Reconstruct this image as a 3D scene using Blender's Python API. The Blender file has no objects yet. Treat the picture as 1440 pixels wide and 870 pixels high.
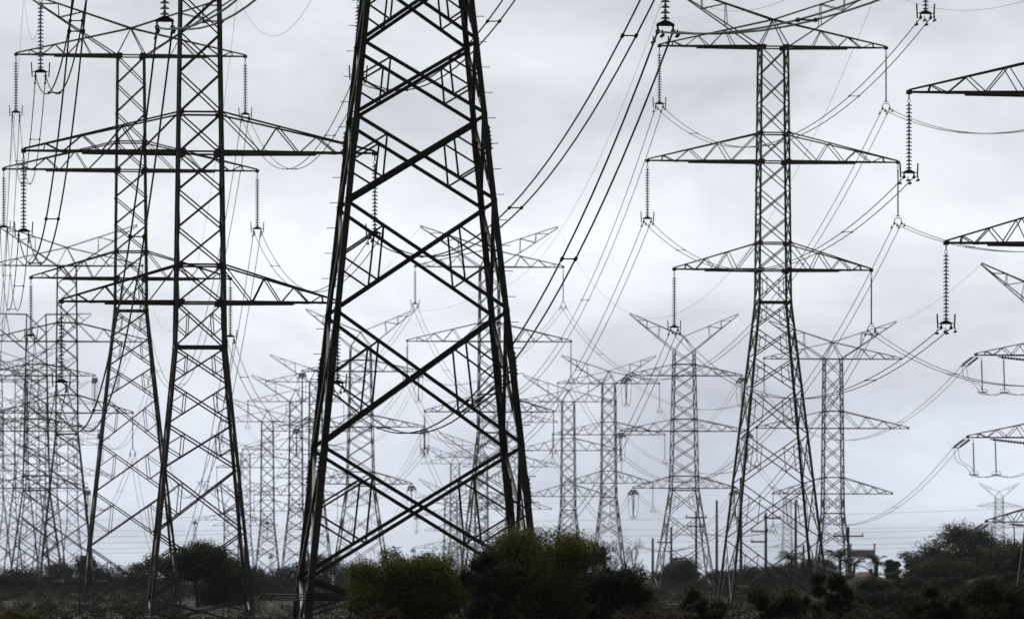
import bpy, math, random
from mathutils import Vector, Matrix
R = math.radians
rnd = random.Random(7)
scene = bpy.context.scene
COL = scene.collection

# ------------------------------------------------------------------ camera, sky, sun, exposure
F, CX, HZ, ZC = 8000.0, 720.0, 800.0, 2.2        # focal length in photo pixels, centre column, horizon row, eye height
cam_d = bpy.data.cameras.new('camera')
cam_d.sensor_width = 36.0
cam_d.lens = 200.0
cam_d.shift_y = (HZ - 435.0) / 1440.0
cam_d.clip_start, cam_d.clip_end = 1.0, 30000.0
cam_d.dof.use_dof = True
cam_d.dof.focus_distance = 185.0
cam_d.dof.aperture_fstop = 2.9
cam = bpy.data.objects.new('camera', cam_d)
cam.location = (0, 0, ZC)
cam.rotation_euler = (R(90), 0, 0)
COL.objects.link(cam)
scene.camera = cam

SUN_EL, SUN_AZ = 52.0, -8.0                     # azimuth from +Y, positive to the right
world = bpy.data.worlds.new('World')
scene.world = world
world.use_nodes = True
nt = world.node_tree
nt.nodes.clear()
def N(tree, typ, **kw):
    n = tree.nodes.new(typ)
    for k, v in kw.items():
        if k == 'loc': continue
        setattr(n, k, v)
    return n
out = N(nt, 'ShaderNodeOutputWorld')
bg = N(nt, 'ShaderNodeBackground')
bg.inputs['Strength'].default_value = 0.10
sky = N(nt, 'ShaderNodeTexSky', sky_type='NISHITA')
sky.sun_disc = False
sky.sun_elevation = R(SUN_EL)
sky.sun_rotation = R(SUN_AZ)
sky.dust_density = 3.0
tc = N(nt, 'ShaderNodeTexCoord')
sep = N(nt, 'ShaderNodeSeparateXYZ')
nt.links.new(tc.outputs['Generated'], sep.inputs[0])
mp = N(nt, 'ShaderNodeMapping')
mp.inputs['Scale'].default_value = (12.0, 12.0, 27.0)
mp.inputs['Location'].default_value = (3.1, 0.4, 1.7)
nt.links.new(tc.outputs['Generated'], mp.inputs['Vector'])
nz = N(nt, 'ShaderNodeTexNoise')
nz.inputs['Scale'].default_value = 1.0
nz.inputs['Detail'].default_value = 5.0
nz.inputs['Roughness'].default_value = 0.58
nz.inputs['Distortion'].default_value = 0.3
nt.links.new(mp.outputs[0], nz.inputs['Vector'])
cr = N(nt, 'ShaderNodeValToRGB')                 # cloud underside: blue grey hollows to white billows
cr.color_ramp.elements[0].position = 0.30
cr.color_ramp.elements[0].color = (0.53, 0.555, 0.61, 1)
cr.color_ramp.elements[1].position = 0.61
cr.color_ramp.elements[1].color = (0.900, 0.928, 0.980, 1)
nt.links.new(nz.outputs['Fac'], cr.inputs['Fac'])
el = N(nt, 'ShaderNodeValToRGB')                 # layers of cloud by elevation
er = el.color_ramp
er.elements[0].position = 0.0; er.elements[0].color = (1.06, 1.12, 1.20, 1)
er.elements[1].position = 1.0; er.elements[1].color = (1.15, 1.15, 1.15, 1)
for p, c in ((0.018, (1.01, 1.05, 1.11)), (0.036, (1.0, 1.025, 1.06)), (0.058, (1.06, 1.065, 1.07)),
             (0.072, (0.95, 0.955, 0.965)), (0.10, (0.93, 0.935, 0.945)), (0.3, (0.95, 0.95, 0.96))):
    e = er.elements.new(p); e.color = (*c, 1)
nt.links.new(sep.outputs['Z'], el.inputs['Fac'])
mul = N(nt, 'ShaderNodeMix', data_type='RGBA', blend_type='MULTIPLY')
mul.inputs['Factor'].default_value = 1.0
nt.links.new(cr.outputs['Color'], mul.inputs['A'])
nt.links.new(el.outputs['Color'], mul.inputs['B'])
# the cloud deck is brightest around the veiled sun, dimmer behind the camera
mr = N(nt, 'ShaderNodeMapRange')
mr.inputs['From Min'].default_value = -0.05
mr.inputs['From Max'].default_value = 0.9
mr.inputs['To Min'].default_value = 0.45
mr.inputs['To Max'].default_value = 10.9
nt.links.new(sep.outputs['Y'], mr.inputs['Value'])
vm = N(nt, 'ShaderNodeVectorMath', operation='SCALE')
# two heavier cloud banks, high at the left and over the middle
prev = mul.outputs['Result']
for d, rad, dark in (((-0.085, 0.99, 0.105), 0.075, 0.89), ((0.03, 0.99, 0.105), 0.05, 0.93), ((0.09, 0.99, 0.070), 0.03, 0.95)):
    nv = Vector(d).normalized()
    dn = N(nt, 'ShaderNodeVectorMath', operation='DISTANCE')
    dn.inputs[1].default_value = nv
    wob = N(nt, 'ShaderNodeMix', data_type='RGBA', blend_type='LINEAR_LIGHT')
    wob.inputs['Factor'].default_value = 0.02
    nt.links.new(tc.outputs['Generated'], wob.inputs['A'])
    nt.links.new(nz.outputs['Color'], wob.inputs['B'])
    nt.links.new(wob.outputs['Result'], dn.inputs[0])
    rm = N(nt, 'ShaderNodeMapRange', interpolation_type='SMOOTHSTEP')
    rm.inputs['From Max'].default_value = rad
    rm.inputs['To Min'].default_value = dark
    rm.inputs['To Max'].default_value = 1.0
    nt.links.new(dn.outputs['Value'], rm.inputs['Value'])
    sc_ = N(nt, 'ShaderNodeVectorMath', operation='SCALE')
    nt.links.new(prev, sc_.inputs[0]); nt.links.new(rm.outputs['Result'], sc_.inputs['Scale'])
    prev = sc_.outputs[0]
nt.links.new(prev, vm.inputs[0])
nt.links.new(mr.outputs['Result'], vm.inputs['Scale'])
mx = N(nt, 'ShaderNodeMix', data_type='RGBA')
mx.inputs['Factor'].default_value = 0.94
nt.links.new(sky.outputs['Color'], mx.inputs['A'])
nt.links.new(vm.outputs[0], mx.inputs['B'])
nt.links.new(mx.outputs['Result'], bg.inputs['Color'])
nt.links.new(bg.outputs[0], out.inputs['Surface'])

sun_d = bpy.data.lights.new('sun', 'SUN')
sun_d.energy = 1.5
sun_d.angle = R(10)
sun_d.color = (1.0, 0.95, 0.88)
sun = bpy.data.objects.new('sun', sun_d)
sd = Vector((math.sin(R(SUN_AZ)) * math.cos(R(SUN_EL)), math.cos(R(SUN_AZ)) * math.cos(R(SUN_EL)), math.sin(R(SUN_EL))))
sun.rotation_euler = sd.to_track_quat('Z', 'Y').to_euler()
sun.location = (0, 0, 60)
COL.objects.link(sun)
scene.view_settings.view_transform = 'Standard'
scene.view_settings.look = 'None'
scene.view_settings.exposure = 0.0
scene.view_settings.gamma = 1.0
scene.cycles.volume_bounces = 1
scene.cycles.max_bounces = 6

# ------------------------------------------------------------------ materials
def mat(name, c0, c1=None, scale=4.0, rough=0.7, metal=0.0, island=0.0, stretch=None, lo=0.35, hi=0.65, trans=0.0, bump=0.0):
    m = bpy.data.materials.new(name)
    m.use_nodes = True
    t = m.node_tree
    b = t.nodes['Principled BSDF']
    b.inputs['Roughness'].default_value = rough
    b.inputs['Metallic'].default_value = metal
    if trans or rough > 0.9: b.inputs['Specular IOR Level'].default_value = 0.03 if trans else 0.12
    c1 = c1 or c0
    tcn = N(t, 'ShaderNodeTexCoord')
    mpn = N(t, 'ShaderNodeMapping')
    if stretch: mpn.inputs['Scale'].default_value = stretch
    t.links.new(tcn.outputs['Object'], mpn.inputs['Vector'])
    nzn = N(t, 'ShaderNodeTexNoise')
    nzn.inputs['Scale'].default_value = scale
    nzn.inputs['Detail'].default_value = 6.0
    t.links.new(mpn.outputs[0], nzn.inputs['Vector'])
    rp = N(t, 'ShaderNodeValToRGB')
    rp.color_ramp.elements[0].position = lo; rp.color_ramp.elements[0].color = (*c0, 1)
    rp.color_ramp.elements[1].position = hi; rp.color_ramp.elements[1].color = (*c1, 1)
    src = nzn.outputs['Fac']
    if island:
        g = N(t, 'ShaderNodeNewGeometry')
        mm = N(t, 'ShaderNodeMix', data_type='FLOAT')
        mm.inputs['Factor'].default_value = island
        t.links.new(nzn.outputs['Fac'], mm.inputs['A'])
        t.links.new(g.outputs['Random Per Island'], mm.inputs['B'])
        src = mm.outputs['Result']
    t.links.new(src, rp.inputs['Fac'])
    t.links.new(rp.outputs['Color'], b.inputs['Base Color'])
    if bump:
        bn = N(t, 'ShaderNodeBump')
        bn.inputs['Strength'].default_value = bump
        t.links.new(nzn.outputs['Fac'], bn.inputs['Height'])
        t.links.new(bn.outputs['Normal'], b.inputs['Normal'])
    if trans:
        o = t.nodes['Material Output']
        tr = N(t, 'ShaderNodeBsdfTranslucent')
        t.links.new(rp.outputs['Color'], tr.inputs['Color'])
        ms = N(t, 'ShaderNodeMixShader')
        ms.inputs[0].default_value = trans
        t.links.new(b.outputs[0], ms.inputs[1]); t.links.new(tr.outputs[0], ms.inputs[2])
        t.links.new(ms.outputs[0], o.inputs['Surface'])
    return m
M = {}
M['steel'] = mat('weathered_galvanised_steel', (0.085, 0.081, 0.074), (0.21, 0.20, 0.185), 1.6, 0.5, 0.3, 0.45, lo=0.38, hi=0.72)
M['near_tone_steel'] = mat('near_tone_weathered_steel', (0.034, 0.032, 0.029), (0.105, 0.10, 0.09), 1.6, 0.5, 0.3, 0.45, lo=0.38, hi=0.72)  # same steel as the other pylons; darker look of nearness put into the colour
M['rust'] = mat('rust_stained_steel', (0.060, 0.042, 0.032), (0.105, 0.09, 0.078), 3.0, 0.75, 0.1, 0.5)
M['grey_steel'] = mat('plain_grey_steel', (0.10, 0.10, 0.10), (0.17, 0.17, 0.165), 3.0, 0.6, 0.3, 0.3)
M['dark_iron'] = mat('dark_iron', (0.022, 0.021, 0.02), (0.04, 0.038, 0.036), 6.0, 0.6, 0.3)
M['wire'] = mat('aluminium_conductor', (0.045, 0.045, 0.048), (0.075, 0.075, 0.08), 1.0, 0.55, 0.4)
M['cream_disc'] = mat('cream_porcelain', (0.42, 0.41, 0.36), (0.55, 0.53, 0.47), 8.0, 0.25)
M['glass_disc'] = mat('grey_glass', (0.44, 0.48, 0.53), (0.60, 0.65, 0.72), 8.0, 0.12, trans=0.6)
M['glass_disc'].node_tree.nodes['Principled BSDF'].inputs['Specular IOR Level'].default_value = 0.5
M['polymer'] = mat('grey_polymer', (0.09, 0.09, 0.10), (0.13, 0.13, 0.14), 8.0, 0.6)
M['concrete'] = mat('pale_concrete', (0.28, 0.27, 0.25), (0.42, 0.40, 0.37), 2.0, 0.9)
M['wood'] = mat('grey_pole_timber', (0.15, 0.155, 0.145), (0.24, 0.24, 0.22), 3.0, 0.85, stretch=(6, 6, 0.6))
M['bark'] = mat('bark', (0.045, 0.036, 0.028), (0.11, 0.095, 0.078), 5.0, 0.9, stretch=(4, 4, 1))
M['pale_bark'] = mat('pale_dead_wood', (0.13, 0.115, 0.095), (0.24, 0.215, 0.18), 5.0, 0.9, stretch=(4, 4, 1))
M['leaf_olive'] = mat('olive_leaves', (0.012, 0.015, 0.002), (0.20, 0.20, 0.026), 1.6, 0.6, 0, 0.35, lo=0.25, hi=0.58, trans=0.15)
M['leaf_brown'] = mat('brown_green_leaves', (0.016, 0.012, 0.006), (0.070, 0.048, 0.018), 1.3, 0.65, 0, 0.55, lo=0.2, hi=0.85, trans=0.2)
M['leaf_dark'] = mat('dark_green_leaves', (0.006, 0.011, 0.002), (0.058, 0.080, 0.010), 1.0, 0.6, 0, 0.55, lo=0.2, hi=0.85, trans=0.2)
M['leaf_grey'] = mat('grey_green_leaves', (0.026, 0.028, 0.018), (0.075, 0.072, 0.045), 0.6, 0.7, 0, 0.5, lo=0.2, hi=0.85, trans=0.2)
M['scrub'] = mat('dry_scrub_leaves', (0.020, 0.019, 0.012), (0.060, 0.053, 0.034), 0.05, 0.8, 0, 0.4, lo=0.25, hi=0.75, trans=0.15)
M['ground'] = mat('dry_grass_and_sand', (0.022, 0.020, 0.013), (0.105, 0.085, 0.055), 0.035, 0.95, 0, 0, lo=0.42, hi=0.62, bump=0.3)
M['bank'] = mat('grassy_bank', (0.014, 0.016, 0.008), (0.034, 0.034, 0.016), 0.8, 0.96, 0, 0, bump=0.5)
M['sea'] = mat('sea_water', (0.10, 0.13, 0.16), (0.14, 0.17, 0.20), 0.01, 0.15)
M['tile'] = mat('terracotta_tiles', (0.13, 0.055, 0.036), (0.18, 0.078, 0.05), 2.0, 0.8)
M['render'] = mat('pale_render', (0.36, 0.32, 0.27), (0.45, 0.41, 0.36), 1.0, 0.9)
M['glass'] = mat('window_glass', (0.03, 0.035, 0.04), None, 1.0, 0.1)
M['white_paint'] = mat('white_paint', (0.62, 0.62, 0.60), (0.75, 0.75, 0.73), 1.0, 0.6)
M['ship_blue'] = mat('hazy_blue_paint', (0.32, 0.42, 0.70), (0.38, 0.48, 0.76), 0.1, 0.6)
M['ship_red'] = mat('red_paint', (0.70, 0.16, 0.20), (0.75, 0.2, 0.24), 0.1, 0.6)
M['asphalt'] = mat('asphalt', (0.045, 0.045, 0.045), (0.06, 0.06, 0.06), 0.5, 0.9)

# ------------------------------------------------------------------ mesh helpers
class MB:
    def __init__(s): s.v = []; s.f = []
    def prism(s, ring0, ring1):
        n = len(ring0); o = len(s.v)
        s.v += [tuple(p) for p in ring0] + [tuple(p) for p in ring1]
        for i in range(n):
            j = (i + 1) % n
            s.f.append((o + i, o + j, o + n + j, o + n + i))
        s.f.append(tuple(o + i for i in reversed(range(n))))
        s.f.append(tuple(o + n + i for i in range(n)))
    def bar(s, p0, p1, w, h=None):
        p0, p1 = Vector(p0), Vector(p1)
        h = h or w
        d = (p1 - p0)
        if d.length < 1e-5: return
        d.normalize()
        u = d.cross(Vector((0, 1, 0)))
        if u.length < 0.1: u = d.cross(Vector((1, 0, 0)))
        u.normalize(); n = d.cross(u)
        r = [(-w / 2, -h / 2), (w / 2, -h / 2), (w / 2, h / 2), (-w / 2, h / 2)]
        s.prism([p0 + u * a + n * b for a, b in r], [p1 + u * a + n * b for a, b in r])
    def angle(s, p0, p1, inward, w, t):
        # rolled steel angle: one flange lies in the face, the other points inward
        p0, p1, n = Vector(p0), Vector(p1), Vector(inward)
        d = (p1 - p0)
        if d.length < 1e-5: return
        d.normalize()
        n = (n - d * n.dot(d)).normalized()
        u = d.cross(n)
        r = [(-w / 2, 0), (w / 2, 0), (w / 2, t), (-w / 2 + t, t), (-w / 2 + t, w * 0.9), (-w / 2, w * 0.9)]
        s.prism([p0 + u * a + n * b for a, b in r], [p1 + u * a + n * b for a, b in r])
    def box(s, c, sx, sy, sz):
        x, y, z = c
        ring = lambda zz: [(x - sx / 2, y - sy / 2, zz), (x + sx / 2, y - sy / 2, zz), (x + sx / 2, y + sy / 2, zz), (x - sx / 2, y + sy / 2, zz)]
        s.prism(ring(z - sz / 2), ring(z + sz / 2))
    def tube(s, pts, r, n=5):
        pts = [Vector(p) for p in pts]
        rs = r if isinstance(r, (list, tuple)) else [r] * len(pts)
        o = len(s.v); ref = None
        for i, p in enumerate(pts):
            d = pts[min(i + 1, len(pts) - 1)] - pts[max(i - 1, 0)]
            if d.length < 1e-9: d = Vector((0, 0, 1))
            d.normalize()
            if ref is None:
                ref = d.cross(Vector((0, 0, 1)))
                if ref.length < 0.2: ref = d.cross(Vector((0, 1, 0)))
            u = (ref - d * ref.dot(d)).normalized(); ref = u
            w = d.cross(u)
            for k in range(n):
                a = 2 * math.pi * k / n
                s.v.append(tuple(p + (u * math.cos(a) + w * math.sin(a)) * rs[i]))
        for i in range(len(pts) - 1):
            for k in range(n):
                k2 = (k + 1) % n
                s.f.append((o + i * n + k, o + i * n + k2, o + (i + 1) * n + k2, o + (i + 1) * n + k))
        s.f.append(tuple(o + k for k in reversed(range(n))))
        e = o + (len(pts) - 1) * n
        s.f.append(tuple(e + k for k in range(n)))
    def lathe(s, prof, n=12, cx=0, cy=0):
        o = len(s.v)
        for r, z in prof:
            for k in range(n):
                a = 2 * math.pi * k / n
                s.v.append((cx + r * math.cos(a), cy + r * math.sin(a), z))
        for i in range(len(prof) - 1):
            for k in range(n):
                k2 = (k + 1) % n
                s.f.append((o + i * n + k, o + i * n + k2, o + (i + 1) * n + k2, o + (i + 1) * n + k))
    def quad(s, a, b, c, d):
        o = len(s.v); s.v += [tuple(a), tuple(b), tuple(c), tuple(d)]; s.f.append((o, o + 1, o + 2, o + 3))
    def mesh(s, name, m):
        me = bpy.data.meshes.new(name)
        me.from_pydata(s.v, [], s.f)
        me.materials.append(m)
        return me
    def build(s, name, m, parent=None, loc=None):
        return link(name, s.mesh(name, m), parent, loc)
def link(name, me, parent=None, loc=None):
    o = bpy.data.objects.new(name, me)
    COL.objects.link(o)
    if parent: o.parent = parent
    if loc is not None: o.location = loc
    return o
def tag(o, label=None, cat=None, group=None, kind=None):
    if label: o['label'] = label
    if cat: o['category'] = cat
    if group: o['group'] = group
    if kind: o['kind'] = kind
    return o
def empty(name, loc, rz=0.0):
    o = bpy.data.objects.new(name, None)
    COL.objects.link(o)
    o.empty_display_size = 0.5
    o.location = loc
    o.rotation_euler = (0, 0, rz)
    return o
def P(px, py, Y):
    return Vector(((px - CX) * Y / F, Y, ZC + (HZ - py) * Y / F))

# ------------------------------------------------------------------ the setting
def strip(name, x0, x1, y0, y1, z, m, nx=2, ny=2, fn=None):
    b = MB()
    for j in range(ny + 1):
        for i in range(nx + 1):
            x = x0 + (x1 - x0) * i / nx; y = y0 + (y1 - y0) * j / ny
            b.v.append((x, y, z + (fn(x, y) if fn else 0)))
    for j in range(ny):
        for i in range(nx):
            a = j * (nx + 1) + i
            b.f.append((a, a + 1, a + nx + 2, a + nx + 1))
    o = b.build(name, m)
    return tag(o, kind='structure')
strip('ground', -1500, 1500, -60, 1500, 0, M['ground'])
strip('sea', -3600, 3600, 1500, 6900, -0.5, M['sea'])
strip('road', -120, 120, 352, 360, 0.006, M['asphalt'])
def bank(x, y):
    t = max(0.0, 1 - ((y - 262) / 14.0) ** 2)
    e = min(1.0, max(0.0, (x - 12.4) / 2.6))
    return 1.75 * t * e * (1 + 0.06 * math.sin(x * 0.9) + 0.05 * math.sin(x * 2.3 + 1))
strip('bank', 12, 60, 246, 278, 0.004, M['bank'], 60, 24, bank)

# ------------------------------------------------------------------ lattice towers
def face_bars(mb, A, B, C, D, inward, w, t, far, redundant):
    """X bracing of one panel: A, B lower corners, C, D upper corners (A under C)."""
    inw = Vector(inward)
    def br(p, q, ww, off=0.0):
        if far: mb.bar(p, q, ww)
        else: mb.angle(p + inw * off, q + inw * off, inw, ww, t)
    br(A, D, w, 0.0); br(B, C, w, 0.012 + t)
    if redundant:
        X = (A + D) * 0.5
        # crossing point of the two diagonals
        wa, wc = (B - A).length, (D - C).length
        s_ = wa / (wa + wc)
        X = A + (D - A) * s_
        for lo, up in ((A, C), (B, D)):
            mid = (lo + up) * 0.5
            U = (up + X) * 0.5; L = (lo + X) * 0.5
            br(mid, U, w * 0.62, 0.03 + t); br(mid, L, w * 0.62, 0.036 + t); br(U, L, w * 0.62, 0.042 + t)
def interp(tab, z):
    for (z0, h0), (z1, h1) in zip(tab, tab[1:]):
        if z <= z1 or (z1, h1) == tab[-1]:
            return h0 + (h1 - h0) * (z - z0) / (z1 - z0)
class Tower: pass
CORNERS = ((-1, -1), (1, -1), (1, 1), (-1, 1))
FACES = ((0, 1, (0, 1, 0)), (1, 2, (-1, 0, 0)), (2, 3, (0, -1, 0)), (3, 0, (1, 0, 0)))

def tower(cx, ymid, k, kind, label, rz=6.0, hw=None, nodes=None, arm_scale=1.0, level=2, only=None, flat=False, group=None):
    """kind 'suspension' (units: 25.5 to the metre) or 'tension' (14 to the metre); dy counts down from the middle arm."""
    sus = kind == 'suspension'
    upm = 25.5 if sus else 14.0
    s = upm * k; Y = F / s
    zmid = ZC + (HZ - ymid) / s
    SM = M['near_tone_steel'] if level == 3 else M['steel']
    root = empty('lattice_tower', ((cx - CX) / s, Y, 0), R(rz))
    tag(root, label, 'pylon', group or 'steel lattice pylons of the transmission lines')
    far = level < 2
    H = lambda dy: zmid - dy / upm
    lw = {3: 0.18, 2: 0.135, 1: 0.125, 0: 0.12}[level]
    bw = {3: 0.08, 2: 0.060, 1: 0.063, 0: 0.058}[level]
    th = 0.014
    if sus:
        hw = hw or [(-161, 20), (0, 22.3), (197, 23.7), (604, 68)]
        up_nodes = [-161, -121, -81, -40, 0, 38, 76, 114, 152, 197]
        lo_nodes = nodes or [234, 275, 320, 384, 452, 529, 604, 690, 780, 870]
        arms = [(-161, None, 161), (0, -40, 178), (152, 114, 140)]
        peak = (150, -247, -200, -161)           # tip x, tip dy, apex dy, foot dy
        waist = 197
    else:
        hw = hw or [(-113, 14), (0, 15.3), (83, 18.7), (200, 36)]
        up_nodes = [-113, -94, -78, -58, -38, -17, 0, 20, 41, 63, 83]
        lo_nodes = nodes or [118, 160, 206, 260, 320]
        arms = [(-78, -94, 82), (0, -17, 90), (80, 63, 72)]
        peak = (77, -164, -133, -113)
        waist = 83
        if flat:
            up_nodes = [-164, -138] + up_nodes
            hw = [(-164, 13.5)] + hw
    hx = lambda dy: interp(hw, dy) / upm
    nodes_all = [d for d in up_nodes + lo_nodes if H(d) > 0.35]
    gz = zmid * upm                               # dy of the ground
    if nodes_all[-1] > waist and gz - nodes_all[-1] < 25 * (1 if sus else 0.6): nodes_all.pop()
    nodes_all.append(gz)
    def corner(i, dy):
        sx, sy = CORNERS[i]; h = hx(dy)
        return Vector((sx * h, sy * h, H(dy)))
    T = Tower(); T.root = root; T.tips = {}; T.peaks = {}
    mw = Matrix.Translation(root.location) @ Matrix.Rotation(R(rz), 4, 'Z')
    T.mw = mw; T.Y = Y; T.s = s
    top = nodes_all[0]
    # legs
    T.legs = []
    for i, (sx, sy) in enumerate(CORNERS):
        mb = MB()
        cuts = [top, waist, gz]
        if level == 3: cuts = [top, waist, 296, 425, 514, gz]
        for q, (a, b) in enumerate(zip(cuts, cuts[1:])):
            pa, pb = corner(i, a), corner(i, b)
            w = lw * (0.82 + 0.18 * min(1, q))
            if level == 3: w = 0.13 + 0.014 * q
            if far:
                mb.bar(pa, pb, w * 0.9)
            else:
                tt = 0.02
                e = 0.004 * (q % 2)
                ring = [(e, e), (-w, e), (-w, -tt), (-tt, -tt), (-tt, -w), (e, -w)]
                mk = lambda p, ex: [Vector((p.x + sx * x, p.y + sy * y, p.z + ex)) for x, y in ring]
                r0, r1 = mk(pb, 0), mk(pa, 0)
                if sx * sy < 0: r0.reverse(); r1.reverse()
                mb.prism(r0, r1)
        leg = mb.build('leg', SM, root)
        T.legs.append(leg)
        # concrete footing under every leg
        if level >= 2:
            fb = MB(); p = corner(i, gz)
            fb.lathe([(0.001, 0.35), (0.42, 0.33), (0.46, 0.02), (0.46, -0.1)], 12, p.x - sx * 0.1, p.y - sy * 0.1)
            fb.build('footing', M['concrete'], leg)
            for dy in [a[0] for a in arms] + [a[1] for a in arms if a[1] is not None] + [waist]:
                gb = MB(); p = corner(i, dy)
                sz = 0.30 if dy in [a[0] for a in arms] else 0.21
                t_ = 0.012; o_ = 0.006
                ring = [(o_, o_), (-sz, o_), (-sz, o_ + t_), (o_ + t_, o_ + t_), (o_ + t_, -sz), (o_, -sz)]
                mk = lambda zz: [Vector((p.x + sx * x, p.y + sy * y, zz)) for x, y in ring]
                r0, r1 = mk(p.z - sz * 0.4), mk(p.z + sz * 0.4)
                if sx * sy > 0: r0.reverse(); r1.reverse()
                gb.prism(r0, r1)
                gb.build('gusset_plate', M['rust'], leg)
    # bracing, a face at a time: the cage above the waist and the tapering body below it
    for (i, j, inw) in FACES:
        inw = Vector(inw)
        up, lo = MB(), MB()
        for a, b in zip(nodes_all, nodes_all[1:]):
            A, B, C, D = corner(i, b), corner(j, b), corner(i, a), corner(j, a)
            off = inw * (0.022 if not far else 0)
            red = (a >= (152 if sus else waist)) and level >= 1
            if level == 3 and a >= waist:
                wq = bw * 1.08
                for p, q, o_ in ((A, D, 0.0), (B, C, 0.03)):
                    db = MB(); db.angle(p + off + inw * o_, q + off + inw * o_, inw, wq * 1.12, th)
                    d_ob = db.build('diagonal_brace', SM, root)
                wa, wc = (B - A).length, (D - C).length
                X = A + (D - A) * (wa / (wa + wc))
                for lo_, up_ in ((A, C), (B, D)):
                    rb = MB()
                    mid = (lo_ + up_) * 0.5; U = (up_ + X) * 0.5; L = (lo_ + X) * 0.5
                    for q, (p0, p1) in enumerate(((mid, U), (mid, L), (U, L))):
                        o_ = off + inw * (0.05 + 0.008 * q)
                        rb.angle(p0 + o_, p1 + o_, inw, 0.05, 0.008)
                    rb.build('secondary_brace', M['rust'] if rnd.random() < 0.5 else SM, root)
                continue
            tgt = up if a < waist else lo
            face_bars(tgt, A + off, B + off, C + off, D + off, inw, bw, th * 0.7, far, red)
        for dy in [waist] + [a[1] for a in arms if a[1] is not None] + [a[0] for a in arms]:
            if level == 0 and dy not in [a[0] for a in arms]: continue
            p, q = corner(i, dy), corner(j, dy)
            (up).bar(p + inw * 0.03, q + inw * 0.03, 0.075 if dy != waist else 0.1)
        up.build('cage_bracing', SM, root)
        if lo.v: lo.build('body_bracing', SM, root)
    # cross-arms
    cw = bw * 1.15
    for ai, (dl, du, half) in enumerate(arms):
        half *= arm_scale
        for sx in (-1, 1):
            mb = MB()
            tip = Vector((sx * half / upm, 0, H(dl)))
            lows, ups = [], []
            for sy in (-1, 1):
                h = hx(dl)
                L0 = Vector((sx * h, sy * h, H(dl)))
                if du is None:
                    U0 = Vector((0, sy * h * 0.35, H(peak[2])))
                else:
                    hu = hx(du); U0 = Vector((sx * hu, sy * hu, H(du)))
                tp = tip + Vector((0, sy * 0.07, 0)); tu = tp + Vector((0, 0, 0.12))
                if far:
                    mb.bar(L0, tp, cw); mb.bar(U0, tu, cw * 0.9)
                else:
                    inn = Vector((0, -sy, 0))
                    mb.angle(L0, tp, Vector((0, 0, 1)), cw * 1.2, th)
                    mb.angle(L0, L0 + (tp - L0) * 0.62, Vector((0, 0, -1)), cw * 1.05, th)
                    mb.angle(U0, tu, inn, cw, th)
                n = 4 if level else 3
                lp = [L0 + (tp - L0) * (q / n) for q in range(n + 1)]
                fr = [0.42, 0.66, 0.88] if du is None else [0.36, 0.62, 0.86]
                upp = [U0 + (tu - U0) * q for q in fr[:n - 1]]
                seq = []
                if du is not None: seq.append((U0, lp[1]))
                for q in range(1, n):
                    seq.append((lp[q], upp[q - 1]))
                    if q < n - 1 or level: seq.append((upp[q - 1], lp[q + 1] if q + 1 < n else lp[q] + (tp - lp[q]) * 0.5))
                for p, q in seq:
                    if far: mb.bar(p, q, bw * 0.72)
                    else: mb.angle(p, q, Vector((0, -sy, 0)), bw * 0.75, 0.009)
                lows.append(lp); ups.append([U0] + upp)
            for q in range(1, n):                      # plan bracing between the two lower chords
                mb.bar(lows[0][q], lows[1][q], bw * 0.6)
                mb.bar(lows[0][q - 1], lows[1][q], bw * 0.6)
            mb.box((tip.x, 0, tip.z + 0.03), 0.2, 0.22, 0.16)
            mb.build('cross_arm', SM if rnd.random() < 0.8 else M['rust'], root)
            T.tips[(ai, sx)] = mw @ (tip + Vector((0, 0, -0.06)))
    # earth wire peaks
    px_, ptip, papex, pfoot = peak
    for sx in (-1, 1):
        mb = MB()
        tip = Vector((sx * px_ * (arm_scale if sus else 1) / upm, 0, H(ptip)))
        for sy in (-1, 1):
            h = hx(pfoot)
            foot = Vector((sx * h, sy * h, H(pfoot)))
            if flat:
                foot = Vector((sx * hx(-113), sy * hx(-113), H(-113)))
                apex = Vector((sx * hx(-164), sy * hx(-164), H(-164)))
            else:
                apex = Vector((0, sy * h * 0.35, H(papex)))
            tp = tip + Vector((0, sy * 0.06, 0)); tu = tp + Vector((0, 0, 0.1))
            mb.bar(foot, tp, cw * 0.95); mb.bar(apex, tu, cw * 0.95)
            if not flat:
                mb.bar(Vector((-h, sy * h, H(pfoot))) if sx > 0 else foot, apex, cw * 0.8)
                if sx > 0: mb.bar(foot + Vector((0.01, 0, 0.01)), apex, cw * 0.8)
            fl = [foot + (tp - foot) * q for q in (0.36, 0.62, 0.84)]
            au = [apex + (tu - apex) * q for q in (0.45, 0.68, 0.88)]
            for a, b in ((fl[0], au[0]), (au[0], fl[1]), (fl[1], au[1]), (au[1], fl[2])):
                mb.bar(a, b, bw * 0.7)
        mb.bar(fl[0], fl[0] * 1.0 + Vector((0, -2 * fl[0].y, 0)), bw * 0.6)
        mb.build('earth_wire_peak', SM, root)
        T.peaks[sx] = mw @ tip
    return T

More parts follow.
